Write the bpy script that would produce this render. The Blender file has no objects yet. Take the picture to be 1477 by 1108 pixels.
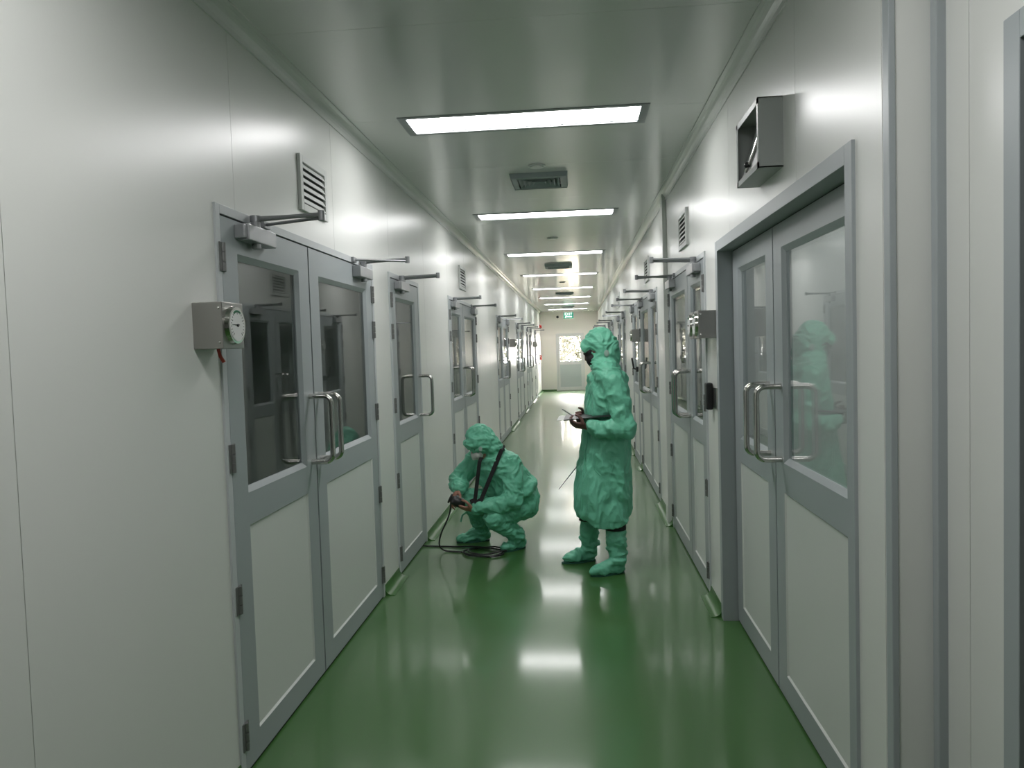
import bpy, bmesh, math, random
import numpy as np
from mathutils import Vector, Matrix, noise

sc = bpy.context.scene
col = sc.collection
random.seed(7)

# ---------------------------------------------------------------- camera
PITCH, YAW, ROLL, FPX = -0.0470, -0.0872, -0.0312, 1080.0
def cam_basis(p, y, r):
    f = Vector((math.sin(y)*math.cos(p), math.cos(y)*math.cos(p), math.sin(p)))
    rt = Vector((math.cos(y), -math.sin(y), 0)); up = rt.cross(f)
    c, s = math.cos(r), math.sin(r)
    return c*rt + s*up, -s*rt + c*up, f
_r, _u, _f = cam_basis(PITCH, YAW, ROLL)
cd = bpy.data.cameras.new('camera'); cam = bpy.data.objects.new('camera', cd); col.objects.link(cam)
cam.matrix_world = Matrix(((_r.x, _u.x, -_f.x, 0), (_r.y, _u.y, -_f.y, 0), (_r.z, _u.z, -_f.z, 1.5), (0, 0, 0, 1)))
cd.sensor_width = 36; cd.lens = 36*FPX/1477; cd.clip_start = .02; cd.clip_end = 300
sc.camera = cam

# ---------------------------------------------------------------- world, exposure
w = bpy.data.worlds.new('world'); sc.world = w; w.use_nodes = True
bg = w.node_tree.nodes['Background']
bg.inputs['Color'].default_value = (1.0, .89, .87, 1); bg.inputs['Strength'].default_value = 125.0
sc.view_settings.view_transform = 'Standard'; sc.view_settings.look = 'None'
sc.view_settings.exposure = 0.35; sc.view_settings.gamma = 1.0; sc.view_settings.use_curve_mapping = False
LIGHT_E = 17.0            # radiance of the ceiling light diffusers
LIGHT_C = (1.0, .985, .985)

# ---------------------------------------------------------------- materials
def mat(name, base, rough=.4, metal=0., spec=.5, coat=0., coatr=.06, bump=None, var=None, emit=None, estr=0., trans=0.):
    m = bpy.data.materials.new(name); m.use_nodes = True
    nt = m.node_tree; b = nt.nodes['Principled BSDF']
    b.inputs['Base Color'].default_value = (*base, 1); b.inputs['Roughness'].default_value = rough
    b.inputs['Metallic'].default_value = metal; b.inputs['Specular IOR Level'].default_value = spec
    b.inputs['Coat Weight'].default_value = coat
    if coat: b.inputs['Coat Roughness'].default_value = coatr
    if emit: b.inputs['Emission Color'].default_value = (*emit, 1); b.inputs['Emission Strength'].default_value = estr
    tc = nt.nodes.new('ShaderNodeTexCoord')
    if bump:
        sc_, st, dist = bump[:3]
        n = nt.nodes.new('ShaderNodeTexNoise'); n.inputs['Scale'].default_value = sc_; n.inputs['Detail'].default_value = bump[3] if len(bump) > 3 else 2
        bp = nt.nodes.new('ShaderNodeBump'); bp.inputs['Strength'].default_value = st; bp.inputs['Distance'].default_value = dist
        nt.links.new(tc.outputs['Object'], n.inputs['Vector']); nt.links.new(n.outputs['Fac'], bp.inputs['Height'])
        nt.links.new(bp.outputs['Normal'], b.inputs['Normal']); nt.links.new(bp.outputs['Normal'], b.inputs['Coat Normal'])
    if var:
        sc_, amt = var
        n = nt.nodes.new('ShaderNodeTexNoise'); n.inputs['Scale'].default_value = sc_; n.inputs['Detail'].default_value = 4
        mx = nt.nodes.new('ShaderNodeMix'); mx.data_type = 'RGBA'
        mx.inputs[6].default_value = (*[c*(1-amt) for c in base], 1); mx.inputs[7].default_value = (*[min(1, c*(1+amt)) for c in base], 1)
        nt.links.new(tc.outputs['Object'], n.inputs['Vector']); nt.links.new(n.outputs['Fac'], mx.inputs[0])
        nt.links.new(mx.outputs[2], b.inputs['Base Color'])
    return m

def glass_mat():
    m = bpy.data.materials.new('clear_glass'); m.use_nodes = True; nt = m.node_tree
    for n in list(nt.nodes): nt.nodes.remove(n)
    out = nt.nodes.new('ShaderNodeOutputMaterial'); mx = nt.nodes.new('ShaderNodeMixShader')
    fr = nt.nodes.new('ShaderNodeFresnel'); ge = nt.nodes.new('ShaderNodeNewGeometry')
    mr = nt.nodes.new('ShaderNodeMapRange'); mr.inputs['To Min'].default_value = 1.5; mr.inputs['To Max'].default_value = 1/1.5   # same reflectance on both faces of a thin pane
    nt.links.new(ge.outputs['Backfacing'], mr.inputs['Value']); nt.links.new(mr.outputs['Result'], fr.inputs['IOR'])
    tr = nt.nodes.new('ShaderNodeBsdfTransparent'); tr.inputs['Color'].default_value = (.92, .95, .94, 1)
    gl = nt.nodes.new('ShaderNodeBsdfGlossy'); gl.inputs['Roughness'].default_value = 0.0
    nt.links.new(fr.outputs[0], mx.inputs[0]); nt.links.new(tr.outputs[0], mx.inputs[1]); nt.links.new(gl.outputs[0], mx.inputs[2])
    nt.links.new(mx.outputs[0], out.inputs['Surface'])
    return m

M = {}
M['wall'] = mat('painted_steel_wall', (.685, .70, .67), .31, spec=.65, bump=(1.2, .05, .004), var=(.7, .015))
M['ceil'] = mat('painted_steel_ceiling', (.68, .70, .68), .13, spec=.6, bump=(1.5, .05, .004), var=(.7, .015))
M['endwall'] = mat('painted_end_wall', (.80, .74, .70), .45)
M['enddoor'] = mat('end_door_paint', (.68, .66, .66), .4)
M['grey'] = mat('grey_aluminium_paint', (.34, .375, .385), .38, spec=.5)
M['greylight'] = mat('pale_grey_frame_paint', (.50, .53, .54), .38, spec=.5)
M['infill'] = mat('door_infill_panel', (.64, .665, .635), .34, spec=.5)
M['floor'] = mat('green_epoxy_floor', (.049, .136, .034), .36, spec=.3, coat=.62, coatr=.10, bump=(3.5, .06, .003, 3), var=(1.3, .08))
M['cove'] = mat('green_epoxy_cove', (.05, .14, .036), .36, spec=.35)
M['glass'] = glass_mat()
M['chrome'] = mat('polished_steel', (.62, .61, .58), .12, metal=1.)
M['brushed'] = mat('brushed_steel', (.44, .43, .41), .34, metal=1., bump=(60, .05, .001))
M['closer'] = mat('silver_closer_paint', (.40, .41, .42), .32, metal=.55)
M['arm'] = mat('closer_arm_steel', (.30, .31, .32), .35, metal=.6)
M['hinge'] = mat('dull_hinge_steel', (.20, .205, .20), .45, metal=.5)
M['dark'] = mat('dark_rubber', (.012, .013, .013), .6)  # black behind the panel joints; paints the shade in door gaps
M['black'] = mat('black_plastic', (.015, .016, .017), .4)
M['vent'] = mat('vent_white_paint', (.62, .64, .62), .4)
M['ventgrey'] = mat('vent_grey_paint', (.36, .385, .37), .4)
M['ventdark'] = mat('vent_dark_interior', (.05, .055, .055), .6)
M['diffgrey'] = mat('diffuser_grey_plastic', (.29, .34, .34), .4)
M['lightframe'] = mat('light_trim_grey', (.25, .275, .28), .35)
M['emit'] = mat('light_diffuser', (.9, .9, .9), .5, emit=LIGHT_C, estr=LIGHT_E)
M['emitroom'] = mat('room_light_diffuser', (.9, .9, .9), .5, emit=LIGHT_C, estr=LIGHT_E*.36)  # glow of the lamp added behind the recessed right door
M['dial'] = mat('gauge_dial_white', (.70, .71, .70), .5)
M['green'] = mat('gauge_green_mark', (.01, .14, .06), .5)
M['red'] = mat('red_plastic', (.50, .03, .02), .4)
M['redtube'] = mat('red_tube', (.42, .06, .04), .35)
M['white'] = mat('white_plastic', (.72, .73, .72), .4)
M['room'] = mat('side_room_paint', (.70, .72, .71), .6)
M['exit'] = mat('exit_sign_green', (.01, .16, .10), .4, emit=(.01, .20, .12), estr=.5)
M['exitw'] = mat('exit_sign_letters', (.8, .85, .82), .4, emit=(.8, 1, .9), estr=1.2)
M['ground'] = mat('outside_ground', (.30, .28, .22), .9, var=(2, .3))
M['bark'] = mat('tree_bark', (.10, .07, .045), .9, bump=(20, .5, .02))
M['leaf'] = mat('olive_leaf', (.014, .015, .006), .7, var=(3, .4))

# ---------------------------------------------------------------- mesh helpers
WL = {}                                      # world position of every object's origin
class MB:
    def __init__(s): s.v = []; s.f = []
    def add(s, vs, fs):
        k = len(s.v); s.v += [tuple(p) for p in vs]; s.f += [tuple(i+k for i in f) for f in fs]; return s
    def box(s, x0, x1, y0, y1, z0, z1):
        vs = [(x, y, z) for x in (x0, x1) for y in (y0, y1) for z in (z0, z1)]
        return s.add(vs, [(0,1,3,2),(4,6,7,5),(0,4,5,1),(2,3,7,6),(0,2,6,4),(1,5,7,3)])
    def tube(s, pts, r, n=10, cap=True, closed=False):
        pts = [Vector(p) for p in pts]; N = len(pts); rr = r if isinstance(r, (list, tuple)) else [r]*N
        tang = []
        for i in range(N):
            if closed: t = pts[(i+1) % N]-pts[i-1]
            else: t = pts[min(i+1, N-1)]-pts[max(i-1, 0)]
            tang.append(t.normalized())
        ref = Vector((0, 0, 1)) if abs(tang[0].z) < .9 else Vector((1, 0, 0))
        u = tang[0].cross(ref).normalized(); vs = []
        for i in range(N):
            u = (u - tang[i]*u.dot(tang[i])).normalized(); v = tang[i].cross(u)
            for k in range(n):
                a = 2*math.pi*k/n; vs.append(pts[i] + (u*math.cos(a)+v*math.sin(a))*rr[i])
        fs = []
        for i in range(N if closed else N-1):
            j = (i+1) % N
            for k in range(n): fs.append((i*n+k, i*n+(k+1) % n, j*n+(k+1) % n, j*n+k))
        if cap and not closed: fs += [tuple(range(n))[::-1], tuple((N-1)*n+k for k in range(n))]
        return s.add(vs, fs)
    def cyl(s, p, q, r, n=16): return s.tube([p, q], r, n)
    def ellipsoid(s, c, rad, axes=None, nu=16, nv=10):
        A = axes or (Vector((1,0,0)), Vector((0,1,0)), Vector((0,0,1))); c = Vector(c); vs = [c+A[2]*rad[2]]
        for j in range(1, nv):
            t = math.pi*j/nv
            for i in range(nu):
                a = 2*math.pi*i/nu
                vs.append(c + A[0]*rad[0]*math.sin(t)*math.cos(a) + A[1]*rad[1]*math.sin(t)*math.sin(a) + A[2]*rad[2]*math.cos(t))
        vs.append(c-A[2]*rad[2]); fs = [(0, 1+i, 1+(i+1) % nu) for i in range(nu)]
        for j in range(nv-2):
            for i in range(nu): fs.append((1+j*nu+i, 1+(j+1)*nu+i, 1+(j+1)*nu+(i+1) % nu, 1+j*nu+(i+1) % nu))
        e = 1+(nv-2)*nu; fs += [(e+i, len(vs)-1, e+(i+1) % nu) for i in range(nu)]
        return s.add(vs, fs)
    def cone(s, p, q, ra, rb, n=14):         # tapered capsule
        p, q = Vector(p), Vector(q); d = (q-p).normalized()
        s.tube([p, q], [ra, rb], n); 
        for c, r in ((p, ra), (q, rb)): s.ellipsoid(c, (r, r, r), None, n, 8)
        return s
    def prism(s, poly, d0, d1, fn):          # polygon in 2D, extruded d0..d1, fn(a,b,d)->xyz
        n = len(poly); vs = [fn(a, b, d0) for a, b in poly] + [fn(a, b, d1) for a, b in poly]
        fs = [tuple(range(n)), tuple(range(2*n-1, n-1, -1))] + [(i, i+n, (i+1) % n+n, (i+1) % n) for i in range(n)]
        return s.add(vs, fs)
    def mesh(s, name, m, c, smooth=False, recalc=True):
        me = bpy.data.meshes.new(name)
        me.from_pydata([(x-c[0], y-c[1], z-c[2]) for x, y, z in s.v], [], s.f)
        if recalc:
            b = bmesh.new(); b.from_mesh(me); bmesh.ops.recalc_face_normals(b, faces=b.faces); b.to_mesh(me); b.free()
        me.materials.append(M[m])
        if smooth: 
            for p in me.polygons: p.use_smooth = True
            if smooth != 'all': me.set_sharp_from_angle(angle=math.radians(40))
        return me
    def build(s, name, m, parent=None, smooth=False, base=None, bevel=0, recalc=True):
        a = np.array(s.v); c = base if base is not None else tuple(((a.min(0)+a.max(0))/2).tolist())
        me = s.mesh(name, m, c, smooth, recalc)
        o = link(name, me, c, parent)
        if bevel:
            bv = o.modifiers.new('bevel', 'BEVEL'); bv.width = bevel; bv.segments = 2; bv.limit_method = 'ANGLE'
        return o
def link(name, data, c, parent=None):
    o = bpy.data.objects.new(name, data); col.objects.link(o); WL[o.name] = Vector(c)
    if parent is not None:
        o.parent = parent; o.location = Vector(c)-WL[parent.name]
    else: o.location = c
    return o
def thing(name, loc, label=None, cat=None, group=None, kind=None, parent=None):
    o = link(name, None, loc, parent); o.empty_display_size = .1
    return tag(o, label, cat, group, kind)
def tag(o, label=None, cat=None, group=None, kind=None):
    if label: o['label'] = label
    if cat: o['category'] = cat
    if group: o['group'] = group
    if kind: o['kind'] = kind
    return o
CACHE = {}
def shared(key, name, m, fn, pos, parent, smooth=False):   # alike pieces share mesh data; fn(mb) draws about the origin
    if key not in CACHE:
        mb = MB(); fn(mb); CACHE[key] = mb.mesh(name, m, (0, 0, 0), smooth)
    return link(name, CACHE[key], pos, parent)

# ---------------------------------------------------------------- layout (metres; camera stands at x=0, y=0)
XL, XR, HC, YE, YB = -1.2236, .7594, 2.7325, 25.9, -4.0
XN, YN = .874, 1.886                         # the right wall steps back nearer than YN
PW = 1.13                                    # wall panel pitch
LX = -.25                                    # centre line of the ceiling lights

# openings on each side: (y0, y1, z_top)
DOORS_L = [  # near edge, split (None: single), far edge
    (2.518, 3.375, 4.44), (4.899, None, 5.76), (7.20, 8.04, 9.10), (11.56, 12.46, 13.46), (15.28, 16.08, 17.17), (18.38, 19.25, 20.25), (21.9, None, 22.85)]
DOORS_R = [(4.49, 5.15, 6.14), (7.10, 7.83, 8.91), (9.28, None, 10.15), (11.6, 12.4, 13.45), (15.3, 16.1, 17.2), (19.0, 19.9, 20.9)]
FR = .033                                    # door frame face width
open_L = [(a-FR, c+FR, 2.033) for a, b, c in DOORS_L]
open_R = [(2.111, 4.10, 2.033)] + [(a-FR, c+FR, 2.033) for a, b, c in DOORS_R]
open_N = [(.45, 1.600, 2.12)]

def pieces(y0, y1, opens):                   # cells of a panel not taken by openings
    ys = sorted({y0, y1} | {v for a, b, _ in opens for v in (a, b) if y0 < v < y1})
    res = []
    for a, b in zip(ys[:-1], ys[1:]):
        m_ = (a+b)/2; zt = max([z for p, q, z in opens if p < m_ < q], default=0)
        res.append((a, b, zt))
    return res
def build_wall(name, X, s, y0, y1, seams, opens, label):
    root = thing(name, (X, (y0+y1)/2, 0), label, kind='structure')
    edges = [y0] + [v for v in sorted(seams) if y0+.05 < v < y1-.05] + [y1]
    g = .0012
    for a, b in zip(edges[:-1], edges[1:]):
        mb = MB()
        P = pieces(a+g, b-g, opens)
        for p, q, zt in P:
            mb.box(X, X-s*.045, p, q, zt, HC)
        mb.build('panel', 'wall', root)
    bk = MB()
    for p, q, zt in pieces(y0, y1, opens): bk.box(X-s*.046, X-s*.06, p, q, zt, HC)
    bk.build('panel_backing', 'dark', root)
    return root
seamsL = [1.524+PW*k for k in range(-6, 30)]
seamsR = [2.65+1.11*k for k in range(-8, 30)]
build_wall('wall_left', XL, 1, YB, YE, seamsL, open_L, 'pale grey steel panel wall with doors along the left of corridor')
build_wall('wall_right', XR, -1, YN+.046, YE, seamsR, open_R, 'pale grey steel panel wall with doors along the right of corridor')
build_wall('wall_right_near', XN, -1, YB, YN, [1.754, .62, -.5, -1.6, -2.7], open_N, 'pale grey wall section set back at the right edge')
MB().box(XR+.001, XN+.06, YN, YN+.045, 0, HC).build('wall_return', 'wall')
tag(bpy.data.objects['wall_return'], 'narrow wall return facing the camera beside the right double door', kind='structure')
# aluminium corner strips
t = MB(); t.box(XR-.004, XR+.012, YN-.004, YN+.032, .0, HC); tag(t.build('trim_1', 'grey', bevel=.002), 'grey corner strip on the outer wall corner at right', kind='structure')
t = MB(); t.box(XN-.022, XN+.001, YN-.03, YN, 0, HC); tag(t.build('trim_2', 'grey', bevel=.002), 'grey corner strip in the inner wall corner at right', kind='structure')
t = MB(); t.box(XR-.035, XR, 6.26, 6.42, 0, HC); tag(t.build('trim_3', 'wall', bevel=.003), 'shallow vertical cover strip beside the second right double door', kind='structure')

# ceiling in cross panels
root = thing('ceiling', (LX, 11, HC), 'painted steel panel ceiling with recessed lights', kind='structure')
es = [YB] + [2.85+PW*k for k in range(-6, 21)] + [YE]
LIGHT_Y = [1.2, 4.10, 7.0, 9.93, 12.82, 15.78, 18.72, 21.55, 24.5]
LW, LD = .62, .135                           # half sizes of a light opening
for a, b in zip(es[:-1], es[1:]):
    mb = MB(); holes = [(y-LD, y+LD) for y in LIGHT_Y if y+LD > a and y-LD < b]
    ys = sorted({a+.001, b-.001} | {v for h in holes for v in h if a < v < b})
    for p, q in zip(ys[:-1], ys[1:]):
        m_ = (p+q)/2
        if any(h0 < m_ < h1 for h0, h1 in holes):
            mb.box(XL-.07, LX-LW, p, q, HC, HC+.05); mb.box(LX+LW, XN+.07, p, q, HC, HC+.05)
        else: mb.box(XL-.07, XN+.07, p, q, HC, HC+.05)
    mb.build('panel', 'ceil', root)
MB().box(XL-.07, XN+.07, YB-.1, YE+.2, HC+.14, HC+.16).build('panel_backing', 'dark', root)
for nm, X, s, a, b in (('trim_4', XL, 1, YB, YE), ('trim_5', XR, -1, YN, YE), ('trim_6', XN, -1, YB, YN)):   # coved cornice
    prof = [(0, 0), (0, -.062), (.006, -.062)] + [(.006+.05*(1-math.cos(i*math.pi/12)), -.056+.05*math.sin(i*math.pi/12)) for i in range(0, 7)] + [(.062, -.006), (.062, 0)]
    mb = MB(); mb.prism(prof, a, b, lambda p, q, d: (X+s*p, d, HC+q))
    tag(mb.build(nm, 'ceil'), 'coved strip along the ceiling edge, ' + ('left side' if s > 0 else 'right side' if X == XR else 'right side nearest the camera'), kind='structure')

# floor and coves
tag(MB().box(-4.4, 4.0, YB-.1, YE+.15, -.1, 0).build('floor', 'floor'), 'glossy dark green epoxy floor', kind='structure')
def cove_prof(r=.05): return [(0, 0), (0, r+.01), (.004, r+.01)] + [(r*(1-math.cos(i*math.pi/16))+.004, .004+r-r*math.sin(i*math.pi/16)) for i in range(9)] + [(r+.016, .0035), (r+.016, 0)]
def coves(name, X, s, y0, y1, opens, label):
    root = thing(name, (X, (y0+y1)/2, 0), label, kind='structure'); y = y0
    for a, b, _ in sorted(opens)+[(y1, y1, 0)]:
        if a-y > .05: MB().prism(cove_prof(), y, a, lambda p, q, d: (X+s*p, d, q)).build('cove_skirting', 'cove', root, smooth=True)
        y = b
coves('baseboard_left', XL, 1, YB, YE, open_L, 'green coved skirting along the left wall')
coves('baseboard_right', XR, -1, YN, YE, open_R, 'green coved skirting along the right wall')
coves('baseboard_right_near', XN, -1, YB, YN, open_N, 'green coved skirting along the near right wall')

# end wall with its door opening, back wall, side rooms
DX0, DX1, DZ = -.70, .27, 1.97
mb = MB(); mb.box(XL-.1, DX0, YE, YE+.1, 0, HC); mb.box(DX1, XR+.2, YE, YE+.1, 0, HC); mb.box(DX0, DX1, YE, YE+.1, DZ, HC)
tag(mb.build('wall_end', 'endwall'), 'plain pale wall closing the far end of corridor', kind='structure')
mb = MB(); mb.box(XL, DX0-.01, YE-.012, YE, 0, .045); mb.box(DX1+.01, XR, YE-.012, YE, 0, .045)
tag(mb.build('baseboard_end', 'cove'), 'dark green skirting on the far end wall', kind='structure')
tag(MB().box(XL-.1, XN+.2, YB-.1, YB, 0, HC).build('wall_back', 'wall'), 'plain wall behind the camera', kind='structure')
def shell(name, x0, x1, y0, y1, openside, label):
    mb = MB(); t_ = .05
    mb.box(x0, x1, y0, y1, HC, HC+t_); mb.box(x0, x1, y0-t_, y0, 0, HC); mb.box(x0, x1, y1, y1+t_, 0, HC)
    if openside > 0: mb.box(x0-t_, x0, y0, y1, 0, HC+t_)
    else: mb.box(x1, x1+t_, y0, y1, 0, HC+t_)
    tag(mb.build(name, 'room'), label, kind='structure')
LRY = [YB, 4.6, 6.4, 10.3, 14.4, 17.8, 21.1, YE]
for i, (a, b) in enumerate(zip(LRY[:-1], LRY[1:])):
    shell('wall_room_left_%d' % (i+1), -4.2, XL-.062, a+.05, b-.05, 1, 'dim side room behind the left wall, number %d along the corridor' % (i+1))
RRY = [YB, 1.95, 4.28, 6.5, 9.1, 10.9, 14.4, 18.1, YE]
for i, (a, b) in enumerate(zip(RRY[:-1], RRY[1:])):
    shell('wall_room_right_%d' % (i+1), (XN if i == 0 else XR)+.062, 3.8, a+.05, b-.05, -1, 'dim side room behind the right wall, number %d along the corridor' % (i+1))

# ---------------------------------------------------------------- doors
HINGE_Z = (1.85, 1.64, 1.145, .64, .145)
ST = .12
def bead(mb, pt, y0, y1, z0, z1, n0, n1, wd):           # four mitred sloping strips round an opening
    O = [(y0, z0), (y1, z0), (y1, z1), (y0, z1)]; I = [(y0+wd, z0+wd), (y1-wd, z0+wd), (y1-wd, z1-wd), (y0+wd, z1-wd)]
    for i in range(4):
        j = (i+1) % 4
        a, b, c, d = O[i], O[j], I[j], I[i]
        vs = [pt(n0, *a), pt(n0, *b), pt(n1, *c), pt(n1, *d), pt(n1-.006, *a), pt(n1-.006, *b), pt(n1-.006, *c), pt(n1-.006, *d)]
        mb.add(vs, [(0,1,2,3), (7,6,5,4), (0,4,5,1), (1,5,6,2), (2,6,7,3), (3,7,4,0)])
def handle_path(pt, y, z0, z1, n0, out, rc=.035):
    P = [pt(n0, y, z0)]
    for i in range(7):
        a = i*math.pi/12; P.append(pt(n0+out-rc+rc*math.sin(a), y, z0+rc-rc*math.cos(a)))
    for i in range(7):
        a = i*math.pi/12; P.append(pt(n0+out-rc+rc*math.cos(a), y, z1-rc+rc*math.sin(a)))
    P.append(pt(n0, y, z1)); return P
def leaf(door, pt, s, ya, yb, nf, hinge_low, handle_y, glass_top=True, lever=False, ztop=2.0, hinges=True):
    """one leaf: ya<yb, nf the face offset from the wall plane, hinge_low: hinges on the ya edge"""
    g = .007; ya += g; yb -= g; nb = nf-.04; z0, z1 = .012, ztop-.006
    mb = MB()
    def bx(y0, y1, za, zb): 
        p, q = pt(nf, y0, za), pt(nb, y1, zb); mb.box(p[0], q[0], p[1], q[1], p[2], q[2])
    bx(ya, ya+ST, z0, z1); bx(yb-ST, yb, z0, z1)
    for za, zb in ((z0, .115), (.88, 1.0), (1.875, z1)): bx(ya+ST, yb-ST, za, zb)
    lf = mb.build('leaf', 'grey', door)
    b = MB(); bead(b, pt, ya+ST, yb-ST, 1.0, 1.875, nf, nf-.014, .022); b.build('glazing_bead', 'grey', lf)
    p, q = pt(nf-.016, ya+ST-.004, .996), pt(nf-.022, yb-ST+.004, 1.879); MB().box(p[0], q[0], p[1], q[1], p[2], q[2]).build('glass_pane', 'glass', lf)
    p, q = pt(nf-.007, ya+ST+.006, .121), pt(nf-.030, yb-ST-.006, .874); MB().box(p[0], q[0], p[1], q[1], p[2], q[2]).build('infill_panel', 'infill', lf)
    b = MB(); bead(b, pt, ya+ST, yb-ST, .115, .88, nf-.0005, nf-.007, .007); b.build('panel_bead', 'infill', lf)
    if handle_y is not None:
        if lever:
            hb = MB(); c = pt(nf+.02, handle_y, 1.2); hb.box(*sorted((pt(nf, 0, 0)[0], pt(nf+.03, 0, 0)[0])), handle_y-.05, handle_y+.05, 1.17, 1.23)
            hb.tube([pt(nf+.02, handle_y, 1.2), pt(nf+.055, handle_y, 1.21), pt(nf+.075, handle_y+.02, 1.34)], .012, 8); hb.build('lever_handle', 'black', lf, smooth=True)
        else:
            hb = MB(); hb.tube(handle_path(pt, handle_y, 1.012, 1.312, nf, .10), .0125, 12); hb.build('pull_handle', 'chrome', lf, smooth=True)
    if hinges:
        hy = ya-.004 if hinge_low else yb+.004
        for z in HINGE_Z:
            def fn(m):
                for k in (-1, 0, 1): m.cyl((0, 0, k*.034-.0155), (0, 0, k*.034+.0155), .009, 10)
                m.box(*sorted((0, -s*.006)), -.022, .022, -.05, .05)
            shared(('hinge', s), 'hinge', 'hinge', fn, pt(nf+.007, hy, z), lf, True)
    return lf
def closer(door, pt, s, hy, d, nf):                      # d: +1 when the leaf runs towards +y from its hinge edge hy
    y0, y1, ys = hy+d*.13, hy+d*.38, hy+d*.24
    mb = MB(); a, b = sorted((y0, y1)); p, q = pt(nf, a, 1.925), pt(nf+.048, b, 1.985)
    mb.box(p[0], q[0], p[1], q[1], p[2], q[2])
    e = y0+d*.0; p, q = pt(nf, min(e-d*.02, e), 1.93), pt(nf+.04, max(e-d*.02, e), 1.98); mb.box(p[0], q[0], p[1], q[1], p[2], q[2])
    mb.cyl(pt(nf+.026, ys, 1.905), pt(nf+.026, ys, 2.012), .017, 12)
    body = mb.build('door_closer', 'closer', door, bevel=.004)
    ar = MB(); hub = pt(nf+.026, ys, 2.018); el = pt(nf+.275, ys+.02, 2.028); foot = pt(.012, ys+d*.13, 2.018)
    ar.cyl(pt(nf+.026, ys, 2.008), pt(nf+.026, ys, 2.03), .02, 12)
    ar.tube([hub, Vector(hub).lerp(Vector(el), .5), el], [.011, .008, .009], 8)
    ar.tube([Vector(el)+Vector((0, 0, -.012)), foot], .0065, 8)
    ar.cyl((el[0], el[1], el[2]-.022), (el[0], el[1], el[2]+.014), .013, 10)
    f0, f1 = pt(.004, foot[1]-.03, 2.004), pt(.022, foot[1]+.03, 2.03); ar.box(f0[0], f1[0], f0[1], f1[1], f0[2], f1[2])
    ar.build('closer_arm', 'arm', body, smooth=True)
def frame(door, pt, ya, yb, zt, fw, n0, n1, m='greylight'):      # three-sided frame, outer edges ya..yb, zt
    mb = MB()
    for y0, y1, za, zb in ((ya, ya+fw, 0, zt), (yb-fw, yb, 0, zt), (ya+fw, yb-fw, zt-fw, zt)):
        p, q = pt(n0, y0, za), pt(n1, y1, zb); mb.box(p[0], q[0], p[1], q[1], p[2], q[2])
    return mb.build('frame', m, door, bevel=.0015)
def gap_shades(door, pt, ya, yb, mid, nf, ztop):               # black strips painting the shade in the gaps round and between leaves
    mb = MB()
    for y0, y1, za, zb in [(ya-.001, ya+0.0071, .012, ztop), (yb-0.0071, yb+.001, .012, ztop), (ya, yb, ztop-.0062, ztop+.001), (ya, yb, .002, .0125)]+([(mid-0.0071, mid+0.0071, .012, ztop)] if mid else []):
        p, q = pt(nf-.004, y0, za), pt(nf-.034, y1, zb); mb.box(p[0], q[0], p[1], q[1], p[2], q[2])
    mb.build('door_seal', 'dark', door)
DN = [0]
def door_unit(X, s, spec, label, handles=True, lever=False, closers=True):
    DN[0] += 1; a, m_, c = spec
    pt = lambda n, y, z: (X+s*n, y, z)
    d = thing('door_%d' % DN[0], (X, (a+c)/2, 0), label, kind='structure')
    frame(d, pt, a-FR, c+FR, 2.033, FR, .008, -.062)
    nf = .005; gap_shades(d, pt, a, c, m_, nf, 2.0)
    if m_ is None:
        leaf(d, pt, s, a, c, nf, True, c-.06, lever=lever)
        closer(d, pt, s, a, 1, nf)
    else:
        leaf(d, pt, s, a, m_, nf, True, m_-.062)
        leaf(d, pt, s, m_, c, nf, False, m_+.062)
        closer(d, pt, s, a, 1, nf); closer(d, pt, s, c, -1, nf)
    return d
LAB_L = ['nearest double door on the left with dark glass and unequal leaves', 'single glazed door on the left between two double doors',
         'double door on the left wall directly behind the squatting person', 'fourth doorway along the left wall, a double door past the squatting person',
         'fifth doorway along the left wall, a slim distant double door', 'sixth doorway along the left wall, a distant double door', 'last and farthest door on the left wall beside the red alarm']
LAB_R = ['second double door on the right beside the twin gauges', 'double door on the right just behind the standing person', 'single door on the right with a black lever handle',
         'fourth doorway along the right wall, past the black lever door', 'fifth doorway along the right wall, mostly hidden by the standing person', 'last and farthest doorway on the right wall']
for sp, lb in zip(DOORS_L, LAB_L): door_unit(XL, 1, sp, lb)
for i, (sp, lb) in enumerate(zip(DOORS_R, LAB_R)):
    if i == 2:      # lever door: hinges on the far side
        DN[0] += 1; pt = lambda n, y, z: (XR-n, y, z); a, _, c = sp
        d = thing('door_%d' % DN[0], (XR, (a+c)/2, 0), lb, kind='structure')
        frame(d, pt, a-FR, c+FR, 2.033, FR, .008, -.062); gap_shades(d, pt, a, c, None, .005, 2.0); leaf(d, pt, -1, a, c, .005, False, a+.06, lever=True); closer(d, pt, -1, c, -1, .005)
    else: door_unit(XR, -1, sp, lb)
# nearest right door, set in a deep frame
DN[0] += 1; pt = lambda n, y, z: (XR-n, y, z)
d = thing('door_%d' % DN[0], (XR, 3.1, 0), 'nearest double door on the right, recessed in a deep grey frame', kind='structure')
frame(d, pt, 2.111, 4.105, 2.033, .055, .010, -.14, 'grey')
gap_shades(d, pt, 2.166, 4.05, 3.238, -.069, 1.978)
leaf(d, pt, -1, 2.166, 3.238, -.069, True, 3.238-.10, hinges=False, ztop=1.978)
leaf(d, pt, -1, 3.238, 4.05, -.069, False, 3.238+.085, hinges=False, ztop=1.978)
# frame of the open doorway at the right edge
DN[0] += 1; pt = lambda n, y, z: (XN-n, y, z)
d = thing('door_%d' % DN[0], (XN, 1.03, 0), 'open doorway in a grey frame at the right edge of the picture', kind='structure')
frame(d, pt, .45, 1.600, 2.12, .055, .012, -.12, 'grey')
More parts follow.
